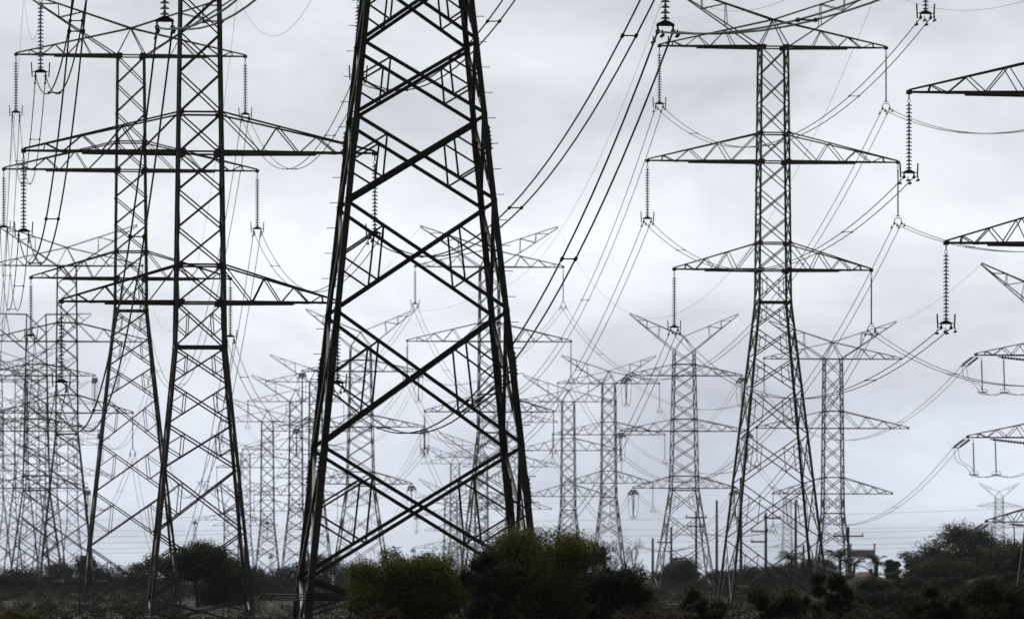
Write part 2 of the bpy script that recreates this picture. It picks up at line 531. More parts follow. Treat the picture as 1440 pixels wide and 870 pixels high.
A = tower(585, -460, 2.118, 'suspension', 'huge foreground lattice pylon cropped by the top edge, bushes at its feet', rz=5,
          hw=[(-161, 24.5), (0, 27.5), (197, 33.5), (601, 75.5)], nodes=[247, 296, 353, 425, 514, 601, 690], arm_scale=1.19, level=3)
B = tower(281, 215, 1.387, 'suspension', 'dark large pylon immediately left of the foreground pylon, its arms reaching behind it',
          hw=[(-161, 21), (0, 22.5), (152, 23.8), (197, 26.5), (604, 66)], level=2)
E = tower(184, 240, 1.0, 'suspension', 'tall pylon overlapped on its right by the dark pylon at left', level=2)
C = tower(1087, 228, 1.0, 'suspension', 'tall dark pylon standing alone in the right half, three full arms in view', level=2)
Fw = tower(1522, 133, 1.387, 'suspension', 'pylon outside the right edge whose dark arm ends reach into the frame', level=2)
G = tower(688, 480, 0.65, 'suspension', 'grey pylon seen through the right leg of the foreground pylon', level=1)
I = tower(94, 480, 0.66, 'suspension', 'grey pylon left of the tall left pylon, wide peaks at half its height', level=1)
Hh = tower(1171, 602, 0.605, 'suspension', 'grey pylon directly behind the right leg of the tall right pylon', level=1)
Rr = tower(856, 611, 0.447, 'suspension', 'pale slender pylon right of the paired pylons above the twiggy bush', level=1)
S_ = tower(799, 633, 0.425, 'suspension', 'pale slender pylon at the left of the pair above the dark bush', level=1)
Mm = tower(444, 606, 0.43, 'suspension', 'pale pylon hidden behind the left leg of the foreground pylon', level=1)
K_ = tower(416, 632, 0.42, 'suspension', 'pale pylon just left of the foreground leg, middle height of the faint trio', level=1)
N_ = tower(376, 657, 0.40, 'suspension', 'pale pylon beside the right foot of the dark left pylon, lowest of the faint trio', level=1)
T_ = tower(721, 656, 0.39, 'suspension', 'faint pylon mostly hidden behind the right leg of the foreground pylon', level=0)
Q_ = tower(677, 707, 0.40, 'suspension', 'faint low pylon behind the grey pylon in the middle', level=0)
Y1 = tower(46, 601, 0.40, 'suspension', 'faint pylon in the dense cluster at the left edge, second from the edge', level=0)
Y2 = tower(13, 640, 0.39, 'suspension', 'faint pylon at the very left edge of the frame, lowest of the cluster', level=0)
tower(72, 625, 0.36, 'suspension', 'faint thin pylon in the left cluster, right behind the grey far left pylon', level=0)
tower(30, 588, 0.42, 'suspension', 'faint pylon in the left cluster, arms just above those of its neighbour', level=0)
tower(-6, 606, 0.45, 'suspension', 'faint pylon cut by the left edge, right arms only', level=0)
tower(102, 668, 0.32, 'suspension', 'smallest faint pylon of the left cluster, behind the tall left pylon leg', level=0)
tower(58, 690, 0.30, 'suspension', 'tiny faint pylon low in the middle of the left cluster', level=0)
tower(345, 690, 0.32, 'suspension', 'tiny faint pylon behind the right leg of the dark left pylon', level=0)
tower(640, 700, 0.30, 'suspension', 'tiny faint pylon just above the bare shrub between the foreground bushes', level=0)
D = tower(962, 606, 1.0, 'tension', 'grey tension pylon with Y shaped top left of the tall right pylon', level=1)
J = tower(507, 600, 1.0, 'tension', 'grey tension pylon with Y shaped top seen inside the foreground pylon', level=1)
X_ = tower(51, 606, 1.0, 'tension', 'grey tension pylon with flat top bar near the left edge', level=1, flat=True)
V = tower(1492, 615, 1.48, 'tension', 'tension pylon outside the right edge, three arms with hanging jumper loops showing', level=1)
Q2 = tower(634, 770, 0.59, 'tension', 'small distant tension pylon low between the foreground legs', level=0)
O_ = tower(325, 779, 0.62, 'tension', 'small distant tension pylon behind the umbrella tree at left', level=0)
U_ = tower(1405, 741, 0.377, 'tension', 'tiny distant Y topped pylon above the trees at the right edge', level=1)
W_ = tower(1107, 741, 0.36, 'tension', 'tiny distant pylon seen between the legs of the tall right pylon', level=0)

# foreground pylon: splice plates with bolts, step bolts and the anti-climb guard
def detail_foreground(T):
    upm = 25.5; s = T.s
    zmid = ZC + (HZ + 460) / s
    hw = [(-161, 24.5), (0, 27.5), (197, 33.5), (601, 75.5)]
    def cor(sx, sy, z):
        dy = (zmid - z) * upm; h = interp(hw, dy) / upm
        return Vector((sx * h, sy * h, z))
    for i, (sx, sy) in enumerate(CORNERS):
        for py in (200, 515, 690, -20) if sx > 0 else (190, 510, 655, 845):
            z = ZC + (HZ - py - (6 if sy > 0 else 0)) / s
            a, b = cor(sx, sy, z - 0.32), cor(sx, sy, z + 0.32)
            mb = MB()
            for (ux, uy) in ((1, 0), (0, 1)):
                w = 0.17
                for q in range(2):
                    pass
                ring = lambda p: ([Vector((p.x - sx * w, p.y + sy * 0.006, p.z)), Vector((p.x - sx * 0.02, p.y + sy * 0.006, p.z)),
                                   Vector((p.x - sx * 0.02, p.y + sy * 0.022, p.z)), Vector((p.x - sx * w, p.y + sy * 0.022, p.z))] if ux else
                                  [Vector((p.x + sx * 0.006, p.y - sy * w, p.z)), Vector((p.x + sx * 0.006, p.y - sy * 0.02, p.z)),
                                   Vector((p.x + sx * 0.022, p.y - sy * 0.02, p.z)), Vector((p.x + sx * 0.022, p.y - sy * w, p.z))])
                mb.prism(ring(a), ring(b))
                for r_ in range(6):
                    for c_ in (0.055, 0.135):
                        p = a + (b - a) * ((r_ + 0.5) / 6)
                        q0 = Vector((p.x - sx * c_, p.y + sy * 0.02, p.z)) if ux else Vector((p.x + sx * 0.02, p.y - sy * c_, p.z))
                        q1 = q0 + (Vector((0, sy * 0.035, 0)) if ux else Vector((sx * 0.035, 0, 0)))
                        mb.tube([q0, q1], 0.016, 6)
            mb.build('splice_plate', M['grey_steel'], T.legs[i])
        if (sx, sy) in ((-1, 1), (1, -1)):             # climbing pegs on two opposite legs
            z = 2.6
            kx = 0
            while z < 21:
                p = cor(sx, sy, z)
                mb = MB()
                e = Vector((p.x + sx * 0.19, p.y - sy * 0.06, z))
                mb.tube([Vector((p.x - sx * 0.01, p.y - sy * 0.06, z)), e], 0.0105, 6)
                mb.tube([e, e + Vector((sx * 0.012, 0, 0))], 0.02, 6)
                mb.build('step_bolt', M['dark_iron'], T.legs[i])
                z += 0.66
    # barbed anti-climb frame round the legs
    z = ZC + (HZ - 842) / s
    for i, (sx, sy) in enumerate(CORNERS):
        p = cor(sx, sy, z)
        mb = MB()
        for dz, ext in ((0.0, 0.95), (0.14, 0.8), (0.07, 0.87)):
            for dirx, diry in ((sx, 0), (-sx, 0)):
                L_ = ext if dirx == sx else 1.5
                a = p + Vector((0, sy * 0.03 + dz * 0.4 * sy, dz)); b = a + Vector((dirx * L_, diry * L_, -0.02))
                mb.tube([a, b], 0.016, 5)
                for q in range(14):
                    c = a + (b - a) * ((q + 0.5) / 14)
                    for d in ((0.05, 0.05, 0.05), (-0.05, 0.04, 0.05), (0.03, -0.06, -0.04)):
                        mb.tube([c, c + Vector(d)], 0.006, 4)
        mb.bar(p + Vector((sx * 0.95, sy * 0.03, 0)), p + Vector((sx * 0.8, sy * 0.09, 0.14)), 0.03)
        mb.build('anti_climb_guard', M['dark_iron'], T.root)
detail_foreground(A)

# ------------------------------------------------------------------ insulators
def disc_profile(n, z0, pitch, r=0.127):
    p = []
    for q in range(n):
        z = z0 - q * pitch
        p += [(0.02, z), (0.036, z - 0.01), (0.04, z - 0.055), (r * 0.75, z - 0.076), (r, z - 0.098), (r * 0.96, z - 0.115), (0.04, z - 0.108), (0.02, z - 0.12)]
    p.append((0.022, z0 - n * pitch - 0.03))
    return p
ME = {}
def ins_meshes():
    for key, m, n in (('cream', M['cream_disc'], 10), ('glass', M['glass_disc'], 12)):
        b = MB(); b.lathe(disc_profile(18, -0.34, 0.146), n); ME[key] = b.mesh('disc_stack', m)
    b = MB(); b.lathe([(0.03, -0.30)] + [(0.03 + (0.018 if q % 2 else 0), -0.34 - q * 0.05) for q in range(50)] + [(0.028, -2.9)], 7); ME['rod'] = b.mesh('polymer_rod', M['polymer'])
    b = MB(); b.bar((0, 0, 0.02), (0, 0, -0.2), 0.05, 0.03)
    b.tube([Vector((0.055 * math.cos(a), 0, -0.26 + 0.075 * math.sin(a))) for a in [q * math.pi / 5 for q in range(11)]], 0.014, 5)
    ME['link'] = b.mesh('hanger_link', M['dark_iron'])
    b = MB()
    tri = [(-0.25, -3.13), (0.25, -3.13), (0.23, -3.06), (0.05, -2.97), (-0.05, -2.97), (-0.23, -3.06)]
    b.prism([Vector((x, -0.012, z)) for x, z in tri], [Vector((x, 0.012, z)) for x, z in tri])
    b.bar((0, 0, -2.9), (0, 0, -3.0), 0.05)
    ME['yoke'] = b.mesh('yoke_plate', M['dark_iron'])
    for sx in (-1, 1):
        b = MB()
        b.tube([(sx * 0.2, 0, -3.08), (sx * 0.33, 0, -3.1), (sx * 0.335, 0, -3.3)], 0.02, 5)
        b.bar((sx * 0.33, 0, -3.3), (sx * 0.36, 0, -2.72), 0.045, 0.09)
        ME['horn%d' % sx] = b.mesh('arcing_horn', M['dark_iron'])
        b = MB()
        b.bar((sx * 0.2, 0, -3.1), (sx * 0.2, 0, -3.24), 0.05)
        b.tube([(sx * 0.2, -0.16, -3.31), (sx * 0.2, -0.06, -3.26), (sx * 0.2, 0.06, -3.26), (sx * 0.2, 0.16, -3.31)], [0.035, 0.06, 0.06, 0.035], 7)
        ME['clamp%d' % sx] = b.mesh('conductor_clamp', M['dark_iron'])
        for yy in (-0.9, 0.9):                              # stockbridge dampers on the conductor
            b = MB()
            b.bar((sx * 0.2, yy, -3.30), (sx * 0.2, yy, -3.43), 0.03)
            b.tube([(sx * 0.2, yy - 0.21, -3.46), (sx * 0.2, yy - 0.11, -3.46), (sx * 0.2, yy - 0.1, -3.44), (sx * 0.2, yy, -3.42), (sx * 0.2, yy + 0.1, -3.44), (sx * 0.2, yy + 0.11, -3.46), (sx * 0.2, yy + 0.21, -3.46)],
                   [0.045, 0.045, 0.012, 0.012, 0.012, 0.045, 0.045], 6)
            ME['damper%d%d' % (sx, yy > 0)] = b.mesh('vibration_damper', M['dark_iron'])
    b = MB()
    b.tube([Vector((0.19 * math.cos(a), 0.0, -3.08 + 0.12 * math.sin(a))) for a in [q * math.pi / 6 for q in range(7)]], 0.022, 5)
    b.tube([(-0.14, 0, -2.86), (0.14, 0, -2.86)], 0.018, 5)
    ME['bow'] = b.mesh('yoke_bow', M['dark_iron'])
ins_meshes()
CLAMP_Z = -3.27
def insulator(tip, typ, label, rz=6.0, scale=1.0, group=None):
    o = empty('insulator_string', tip, R(rz))
    o.scale = (scale,) * 3
    tag(o, label, 'insulator', group or 'insulator strings hanging from the pylon arms')
    link('hanger_link', ME['link'], o)
    if typ == 'rod':
        link('polymer_rod', ME['rod'], o); link('yoke_bow', ME['bow'], o)
    else:
        link('disc_stack', ME[typ], o); link('yoke_plate', ME['yoke'], o)
        if typ == 'glass' or typ == 'cream_horn':
            for sx in (-1, 1): link('arcing_horn', ME['horn%d' % sx], o)
    for sx in (-1, 1):
        link('conductor_clamp', ME['clamp%d' % sx], o)
        for e in (0, 1): link('vibration_damper', ME['damper%d%d' % (sx, e)], o)
    return Vector(tip) + Vector((0, 0, CLAMP_Z * scale))
ARM = {0: 'top', 1: 'middle', 2: 'bottom'}
SIDE = {-1: 'left', 1: 'right'}
DESC = {'A': 'foreground pylon', 'B': 'dark left pylon', 'C': 'tall right pylon', 'E': 'tall left pylon', 'F': 'pylon off the right edge',
        'G': 'grey middle pylon', 'I': 'grey far left pylon', 'H': 'grey right pylon',
        'R': 'right pylon of pale pair', 'S': 'left pylon of pale pair', 'K': 'middle pylon of faint trio', 'N': 'lowest pylon of faint trio'}
CL = {}
def hang(key, T, left, right, scale=1.0):
    for ai in range(3):
        for sx in (-1, 1):
            typ = left if sx < 0 else right
            if typ is None: continue
            word = {'cream': 'cream disc insulator', 'glass': 'grey glass disc insulator', 'rod': 'thin polymer rod insulator'}[typ]
            if key == 'F' and sx > 0: continue
            CL[(key, ai, sx)] = insulator(T.tips[(ai, sx)], typ, '%s at %s end of %s arm, %s' % (word, SIDE[sx], ARM[ai], DESC[key]), scale=scale)
hang('A', A, 'cream', 'cream'); hang('B', B, 'glass', 'glass'); hang('E', E, 'glass', 'glass'); hang('C', C, 'glass', 'rod')
hang('F', Fw, 'glass', 'glass'); hang('G', G, 'glass', 'rod'); hang('I', I, 'glass', 'rod'); hang('H', Hh, 'rod', None)
hang('R', Rr, 'rod', 'rod'); hang('S', S_, 'rod', 'rod'); hang('K', K_, 'rod', 'rod'); hang('N', N_, 'rod', 'rod')

# ------------------------------------------------------------------ conductors
def span(p0, p1, sag, n=28):
    return [p0 + (p1 - p0) * (q / n) + Vector((0, 0, -4 * sag * (q / n) * (1 - q / n))) for q in range(n + 1)]
def fit(p0, p1, via):
    """sag that brings the hanging wire through a sight line of the photograph"""
    k = (via[0] - CX) / F
    dx, dy = p1.x - p0.x, p1.y - p0.y
    t = (k * p0.y - p0.x) / (dx - k * dy)
    Y = p0.y + dy * t
    Z = ZC + (HZ - via[1]) * Y / F
    t = min(0.98, max(0.02, t))
    return (p0.z + (p1.z - p0.z) * t - Z) / (4 * t * (1 - t))
def bundle(label, p0, p1, via=None, sag=3.0, rad=0.02, nsp=3, gap=0.2):
    if via is not None:
        sag = fit(p0, p1, via)
        if not (0.2 < sag < 40): print('SAG', label, round(sag, 2)); sag = max(0.5, min(25, sag))
    root = empty('twin_conductor', p0)
    tag(root, label, 'power line', 'twin conductors between the pylons')
    pts = [p - p0 for p in span(p0, p1, sag)]
    for sx in (-1, 1):
        mb = MB(); mb.tube([p + Vector((sx * gap, 0, 0)) for p in pts], rad, 5)
        mb.build('conductor', M['wire'], root)
    for q in range(nsp):
        t = (q + 0.55 + 0.2 * rnd.random()) / (nsp + 0.3)
        i = min(len(pts) - 2, int(t * (len(pts) - 1))); f_ = t * (len(pts) - 1) - i
        c = pts[i] + (pts[i + 1] - pts[i]) * f_
        mb = MB(); mb.tube([c + Vector((-gap, 0, 0)), c + Vector((gap, 0, 0))], rad * 0.75, 5)
        dd = (pts[i + 1] - pts[i]).normalized()
        for sx in (-1, 1):
            e = c + Vector((sx * gap, 0, 0))
            mb.tube([e - dd * 0.09, e + dd * 0.09], rad * 2.1, 6)
        mb.build('spacer', M['dark_iron'], root)
    return root
def seg(k0, k1, ai, sx, via=None, sag=3.0, **kw):
    if k0 == 'A': kw['rad'] = 0.028
    bundle('twin wires, %s arm %s end, %s to %s' % (ARM[ai], SIDE[sx], DESC[k0], DESC[k1]), CL[(k0, ai, sx)], CL[(k1, ai, sx)], via, sag, **kw)
seg('A', 'B', 2, -1, (141, 575)); seg('A', 'B', 1, -1, (56, 366)); seg('A', 'B', 0, -1, (80, 127))
seg('A', 'B', 2, 1, (600, 605)); seg('A', 'B', 1, 1, (760, 252)); seg('A', 'B', 0, 1, (560, 127))
seg('B', 'E', 0, -1, (47, 215)); seg('B', 'E', 1, -1, (24, 420)); seg('B', 'E', 2, -1, (70, 605))
seg('B', 'E', 0, 1, (415, 237)); seg('B', 'E', 1, 1, (405, 395)); seg('B', 'E', 2, 1, (360, 562))
seg('F', 'C', 0, -1, (1055, 207)); seg('F', 'C', 1, -1, (1050, 380)); seg('F', 'C', 2, -1, (1110, 560))
for ai, via in ((0, (1390, 188)), (1, (1335, 341)), (2, (1325, 521))):
    p1 = Fw.tips[(ai, 1)] + Vector((0, 0, CLAMP_Z))
    bundle('twin wires, %s arm right end of tall right pylon to right edge' % ARM[ai], CL[('C', ai, 1)], p1, via, nsp=2)
seg('C', 'G', 0, -1, (800, 465)); seg('C', 'G', 1, -1, (800, 543)); seg('C', 'G', 2, -1, (860, 650))
seg('C', 'G', 0, 1, (1175, 290)); seg('C', 'G', 1, 1, (1173, 483)); seg('C', 'G', 2, 1, (1172, 560))
seg('E', 'I', 0, 1, (325, 290)); seg('E', 'I', 1, 1, (330, 517)); seg('E', 'I', 2, 1, (290, 670))
seg('E', 'I', 0, -1, None, 7.0); seg('E', 'I', 1, -1, None, 7.0); seg('E', 'I', 2, -1, None, 7.0)
# spans that run on toward the viewer and out of the top of the frame
for sx, via in ((-1, (300, 30)), (1, (1080, 40))):
    p0 = CL[('A', 2, sx)]
    p1 = p0 + Vector((0.128 * 95, -95, 3.0))
    bundle('thick twin wires from %s arm of foreground pylon rising out of the top edge' % SIDE[sx], p0, p1, via, nsp=3, rad=0.026)
# tension pylons: strain strings, jumpers, and their spans
def strain_set(T, ai, sx, key, desc, scale=1.0, hangers=1):
    tip = T.tips[(ai, sx)]
    root = empty('jumper_assembly', tip, R(6))
    tag(root, 'strain strings and jumper, %s end of %s arm, %s' % (SIDE[sx], ARM[ai], desc), 'insulator', 'strain assemblies on the tension pylons')
    L_ = 2.7
    for sy in (-1, 1):
        mb = MB()
        for gx in (-0.16, 0.16):
            pts = [Vector((gx, sy * 0.1, -0.05)), Vector((gx, sy * 0.35, -0.12))]
            rr = [0.02, 0.02]
            for q in range(16):
                d = 0.35 + q * 0.14
                for r_, e in ((0.035, 0.0), (0.11, 0.05), (0.115, 0.075), (0.035, 0.1)):
                    pts.append(Vector((gx, sy * (d + e), -0.12 - (d + e) * 0.16))); rr.append(r_)
            pts.append(Vector((gx, sy * L_, -0.12 - L_ * 0.17))); rr.append(0.02)
            mb.tube(pts, rr, 7)
        mb.bar((-0.22, sy * L_, -0.58), (0.22, sy * L_, -0.58), 0.08)
        mb.build('strain_string', M['glass_disc'], root)
    for gx in (-0.2, 0.2):
        mb = MB()
        mb.tube([Vector((gx, -L_ + 2 * L_ * q / 16, -0.6 - 2.4 * (1 - (2 * q / 16 - 1) ** 4))) for q in range(17)], 0.02, 5)
        mb.build('jumper_wire', M['wire'], root)
    mb = MB()
    mb.lathe([(0.025, -0.1)] + [(0.025 + (0.05 if q % 2 else 0), -0.2 - q * 0.1) for q in range(26)] + [(0.02, -2.9)], 8)
    mb.build('jumper_insulator', M['polymer'], root)
    mb = MB()
    for yy in (-0.06, 0.06):
        mb.tube([Vector((0.2 * math.cos(q * math.pi / 8), yy, -2.88 + 0.2 * math.sin(q * math.pi / 8))) for q in range(17)], 0.014, 5)
    mb.build('corona_ring', M['grey_steel'], root)
    g = lambda sy: T.mw @ (T.mw.inverted() @ tip + Vector((0, sy * L_, -0.6)))
    CL[(key, ai, sx, -1)] = g(-1); CL[(key, ai, sx, 1)] = g(1)
TD = {'D': 'right grey tension pylon', 'J': 'middle grey tension pylon', 'X': 'flat topped tension pylon',
      'V': 'right edge tension pylon', 'Q2': 'small distant tension pylon', 'O': 'small distant left tension pylon'}
for key, T in (('D', D), ('J', J), ('X', X_), ('V', V), ('Q2', Q2), ('O', O_)):
    for ai in range(3):
        for sx in (-1, 1):
            if key == 'V': continue
            strain_set(T, ai, sx, key, TD[key])
def turning_set(T, ai):
    """angle pylon at the right edge: the line arrives from the distance and leaves to the right"""
    tip = T.tips[(ai, -1)]
    root = empty('jumper_assembly', tip)
    tag(root, 'long bead strings and two hanging jumper strings, %s arm at right edge' % ARM[ai], 'insulator', 'strain assemblies on the tension pylons')
    def string(name, a, d, L_, m, rdisc):
        d = Vector(d).normalized(); mb = MB()
        side = d.cross(Vector((0, 0, 1))).normalized() * 0.2
        for g in (-1, 1):
            pts, rr = [a + side * g * 0.3], [0.03]
            for q in range(int(L_ / 0.2)):
                for r_, e in ((0.04, 0.0), (rdisc, 0.045), (rdisc, 0.075), (0.04, 0.11)):
                    pts.append(a + side * g + d * (0.25 + q * 0.2 + e)); rr.append(r_)
            pts.append(a + side * g + d * (L_ + 0.4)); rr.append(0.03)
            mb.tube(pts, rr, 8)
        e = a + d * (L_ + 0.42)
        mb.bar(e - side * 1.4, e + side * 1.4, 0.07)
        mb.build(name, m, root)
        return e
    away = string('strain_string', Vector((0, 0.1, -0.05)), (-0.22, 1.0, -0.2), 2.3, M['glass_disc'], 0.085)
    right = string('strain_string', Vector((1.5, -0.05, -0.06)), (0.97, -0.22, -0.12), 3.3, M['glass_disc'], 0.10)
    lows = []
    for x in (0.35, 1.85):
        mb = MB(); a = Vector((x, 0, -0.05)); L_ = 2.35
        mb.tube([a, a + Vector((0.03, 0, -0.25))], 0.02, 5)
        pts, rr = [], []
        for q in range(30):
            pts.append(a + Vector((0.03 + 0.06 * q / 30, 0, -0.25 - q * (L_ - 0.3) / 30))); rr.append(0.03 if q % 2 else 0.055)
        mb.tube(pts, rr, 7)
        mb.build('jumper_insulator', M['polymer'], root)
        e = a + Vector((0.1, 0, -L_)); lows.append(e)
        for g in (-0.16, 0.16):
            mb = MB(); mb.tube([e + Vector((g + 0.16 * math.cos(q * math.pi / 8), 0, 0.16 * math.sin(q * math.pi / 8))) for q in range(17)], 0.014, 5)
            mb.build('corona_ring', M['dark_iron'], root)
        mb = MB(); mb.bar(e + Vector((-0.28, 0, -0.05)), e + Vector((0.28, 0, -0.05)), 0.06); mb.bar(e + Vector((0, -0.2, -0.1)), e + Vector((0, 0.2, -0.1)), 0.05); mb.bar(e, e + Vector((0, 0, -0.14)), 0.05); mb.build('jumper_yoke', M['dark_iron'], root)
    for g in (-0.15, 0.15):
        mb = MB()
        o_ = Vector((g, 0, 0)); a, b = lows
        ctrl = [away + o_, away + o_ + Vector((0.1, -0.9, -0.9)), a + o_ + Vector((-0.35, 0.3, 0.45)), a + o_ + Vector((0, 0, -0.12)), (a + b) / 2 + o_ + Vector((0, 0, -0.24)), b + o_ + Vector((0, 0, -0.12)),
                b + o_ + Vector((1.2, -0.2, -0.22)), b + o_ + Vector((2.6, -0.4, 0.5)), right + o_]
        pts = []
        for q in range(len(ctrl) - 1):
            p0, p1, p2, p3 = ctrl[max(0, q - 1)], ctrl[q], ctrl[q + 1], ctrl[min(len(ctrl) - 1, q + 2)]
            for i in range(5):
                t = i / 5
                pts.append(0.5 * ((2 * p1) + (p2 - p0) * t + (2 * p0 - 5 * p1 + 4 * p2 - p3) * t * t + (3 * p1 - p0 - 3 * p2 + p3) * t ** 3))
        pts.append(ctrl[-1])
        mb.tube(pts, 0.018, 5); mb.build('jumper_wire', M['wire'], root)
    CL[('V', ai, -1, 1)] = tip + away; CL[('V', ai, -1, -1)] = tip + right
for ai in range(3): turning_set(V, ai)
def tlink(k0, T1key, ai, sx, sag, via=None):
    bundle('twin wires, %s arm %s end, %s to %s' % (ARM[ai], SIDE[sx], DESC[k0], TD[T1key]), CL[(k0, ai, sx)], CL[(T1key, ai, sx, -1)], via, sag, rad=0.018, nsp=2)
for ai in range(3):
    for sx in (-1, 1):
        tlink('G', 'J', ai, sx, 3.0)
        tlink('I', 'X', ai, sx, 3.0)
        bundle('twin wires, %s arm %s end, grey tension pylon at right to pale pair' % (ARM[ai], SIDE[sx]), CL[('D', ai, sx, 1)], CL[('R', ai, sx)], None, 3.5, rad=0.016, nsp=1)
        bundle('twin wires, %s arm %s end, middle tension pylon to faint trio' % (ARM[ai], SIDE[sx]), CL[('J', ai, sx, 1)], CL[('K', ai, sx)], None, 4.0, rad=0.016, nsp=1)
        if sx < 0: bundle('twin wires, %s arm %s end, grey right pylon to tension pylon' % (ARM[ai], SIDE[sx]), CL[('H', ai, sx)], CL[('D', ai, sx, -1)], None, 2.0, rad=0.016, nsp=1)
for ai, via in ((0, (1287, 580)), (1, (1270, 705)), (2, (1300, 790))):
    bundle('twin wires sagging left from %s arm of tension pylon off the right edge' % ARM[ai], CL[('V', ai, -1, 1)], CL[('H', ai, -1)], via, rad=0.018, nsp=2)
    p0 = CL[('V', ai, -1, -1)]
    bundle('twin wires from %s arm of right edge tension pylon toward the viewer' % ARM[ai], p0, p0 + Vector((150, -38, 2)), None, 5.0, rad=0.018, nsp=1)

# earth wires
def earth(label, p0, p1, via=None, sag=2.0, rad=0.009):
    if via is not None:
        sag = fit(p0, p1, via)
        if not (0.1 < sag < 30): print('ESAG', label, round(sag, 2)); sag = max(0.5, min(20, sag))
    mb = MB(); mb.tube([p - p0 for p in span(p0, p1, sag)], rad, 5)
    tag(mb.build('earth_wire', M['wire'], None, p0), label, 'earth wire', 'thin earth wires along the pylon tops')
earth('thin earth wire in a deep loop right of the dark left pylon, top edge', B.peaks[1], E.peaks[1], (385, 51))
earth('thin earth wire hanging near the top left corner', B.peaks[-1], E.peaks[-1], (50, 52))
earth('thin earth wire from left peak of tall right pylon, top edge', Fw.peaks[-1], C.peaks[-1], (1040, 16))
earth('thin earth wire near the top right corner', Fw.peaks[1], C.peaks[1], (1350, 15))
earth('thin earth wire from left peak of tall right pylon down to middle grey pylon', C.peaks[-1], G.peaks[-1], (830, 250))
earth('thin earth wire from right peak of tall right pylon down to middle grey pylon', C.peaks[1], G.peaks[1], (1115, 250))
earth('thin earth wire from right peak of tall left pylon down to grey left pylon', E.peaks[1], I.peaks[1], (300, 250))
earth('thin earth wire from left peak of tall left pylon down to grey left pylon', E.peaks[-1], I.peaks[-1], (12, 250))
earth('thin earth wire from left peak of middle grey pylon to Y topped pylon', G.peaks[-1], J.peaks[-1], None, 2)
earth('thin earth wire from right peak of middle grey pylon to Y topped pylon', G.peaks[1], J.peaks[1], None, 2)
earth('thin earth wire from right edge tension pylon peak to grey pylon peak', V.peaks[-1], Hh.peaks[1], (1280, 445))
earth('thin earth wire joining right grey pylon and Y topped right pylon', Hh.peaks[-1], D.peaks[1], None, 1.2)

# ------------------------------------------------------------------ small poles and wires of the distribution line
def dpole(px, top, Y, label, arms, m='wood'):
    r = empty('power_pole', ((px - CX) * Y / F, Y, 0))
    tag(r, label, 'utility pole', 'slim utility poles near the horizon')
    h = ZC + (HZ - top) * Y / F
    mb = MB(); mb.tube([(0, 0, -0.3), (0, 0, h * 0.5), (0, 0, h)], [0.17, 0.15, 0.12], 9); mb.build('shaft', M[m], r)
    for dz, l0, l1 in arms:
        mb = MB(); mb.bar((l0, -0.2, h - dz), (l1, -0.2, h - dz), 0.16); mb.build('pole_arm', M['wood'], r)
        for e in (l0 * 0.92, l1 * 0.92):
            mb = MB(); mb.lathe([(0.03, h - dz + 0.05), (0.09, h - dz + 0.12), (0.05, h - dz + 0.2), (0.08, h - dz + 0.26), (0.02, h - dz + 0.34)], 8, e, -0.2); mb.build('pin_insulator', M['cream_disc'], r)
dpole(1008, 703, 640, 'tall bare pole left of the tall right pylon, ending well above the trees', [])
dpole(1042, 672, 560, 'tallest thin pole inside the left leg of the tall right pylon', [])
dpole(1077, 720, 600, 'pole with short side arms seen through the tall right pylon', [(0.6, -0.2, 1.6), (2.0, -1.6, 0.2), (3.1, -1.6, 0.1)])
dpole(1119, 702, 620, 'thick pale pole between the legs of the tall right pylon', [])
dpole(979, 718, 700, 'thin pole inside the Y topped pylon, right of its middle', [(0.8, -1.3, 1.3), (1.9, -1.1, 1.1)])
dpole(944, 740, 720, 'thin pole inside the Y topped pylon, left of its middle', [(2.0, -1.8, 0.1), (4.0, 0.1, 1.9)])
dpole(918, 756, 650, 'short stout pole above the brown bush', [])
dpole(1130, 765, 680, 'short pole right of the pale thick pole', [])
dpole(1193, 740, 600, 'pole behind the right foot of the grey right pylon', [(1.0, -1.6, 1.6)])
for q, (y0, y1) in enumerate(((727, 716), (748, 744), (757, 753), (765, 762), (736, 742), (771, 768))):
    for side, xa, xb in (('left', -60, 470), ('right', 640, 1470)):
        Y = 660 + 12 * q
        p0, p1 = P(xa, y0 + 6, Y), P(xb, y1 if side == 'left' else y1 - 4, Y)
        mb = MB(); mb.tube([p - p0 for p in span(p0, p1, 0.35)], 0.013, 4)
        names = ('topmost', 'fourth', 'fifth', 'sixth', 'second', 'lowest')
        tag(mb.build('distribution_wire', M['wire'], None, p0), '%s of the thin level wires low across the %s half' % (names[q], side), 'wire', 'thin level wires above the tree line')

# ------------------------------------------------------------------ street lamps, houses, ship, wall
def street_lamp(px, top, Y, label, heads):
    r = empty('street_lamp', ((px - CX) * Y / F, Y, 0))
    tag(r, label, 'street lamp', 'street lamps by the road')
    h = ZC + (HZ - top) * Y / F
    mb = MB(); mb.tube([(0, 0, 0), (0, 0, h - 0.5)], [0.09, 0.06], 8); mb.build('post', M['grey_steel'], r)
    for d in heads:
        mb = MB(); mb.tube([(0, 0, h - 0.55), (d * 0.12, 0, h - 0.25), (d * 0.45, 0, h - 0.06), (d * 0.9, 0, h)], 0.035, 6); a = mb.build('bracket_arm', M['grey_steel'], r)
        mb = MB(); mb.prism([Vector((d * 0.85, -0.13, h - 0.04)), Vector((d * 1.45, -0.08, h + 0.0)), Vector((d * 1.45, 0.08, h + 0.0)), Vector((d * 0.85, 0.13, h - 0.04))],
                            [Vector((d * 0.85, -0.10, h + 0.08)), Vector((d * 1.4, -0.06, h + 0.07)), Vector((d * 1.4, 0.06, h + 0.07)), Vector((d * 0.85, 0.10, h + 0.08))])
        mb.build('lamp_head', M['white_paint'], a)
street_lamp(112, 817, 300, 'double armed pale street lamp at the feet of the tall left pylon', (-1, 1))
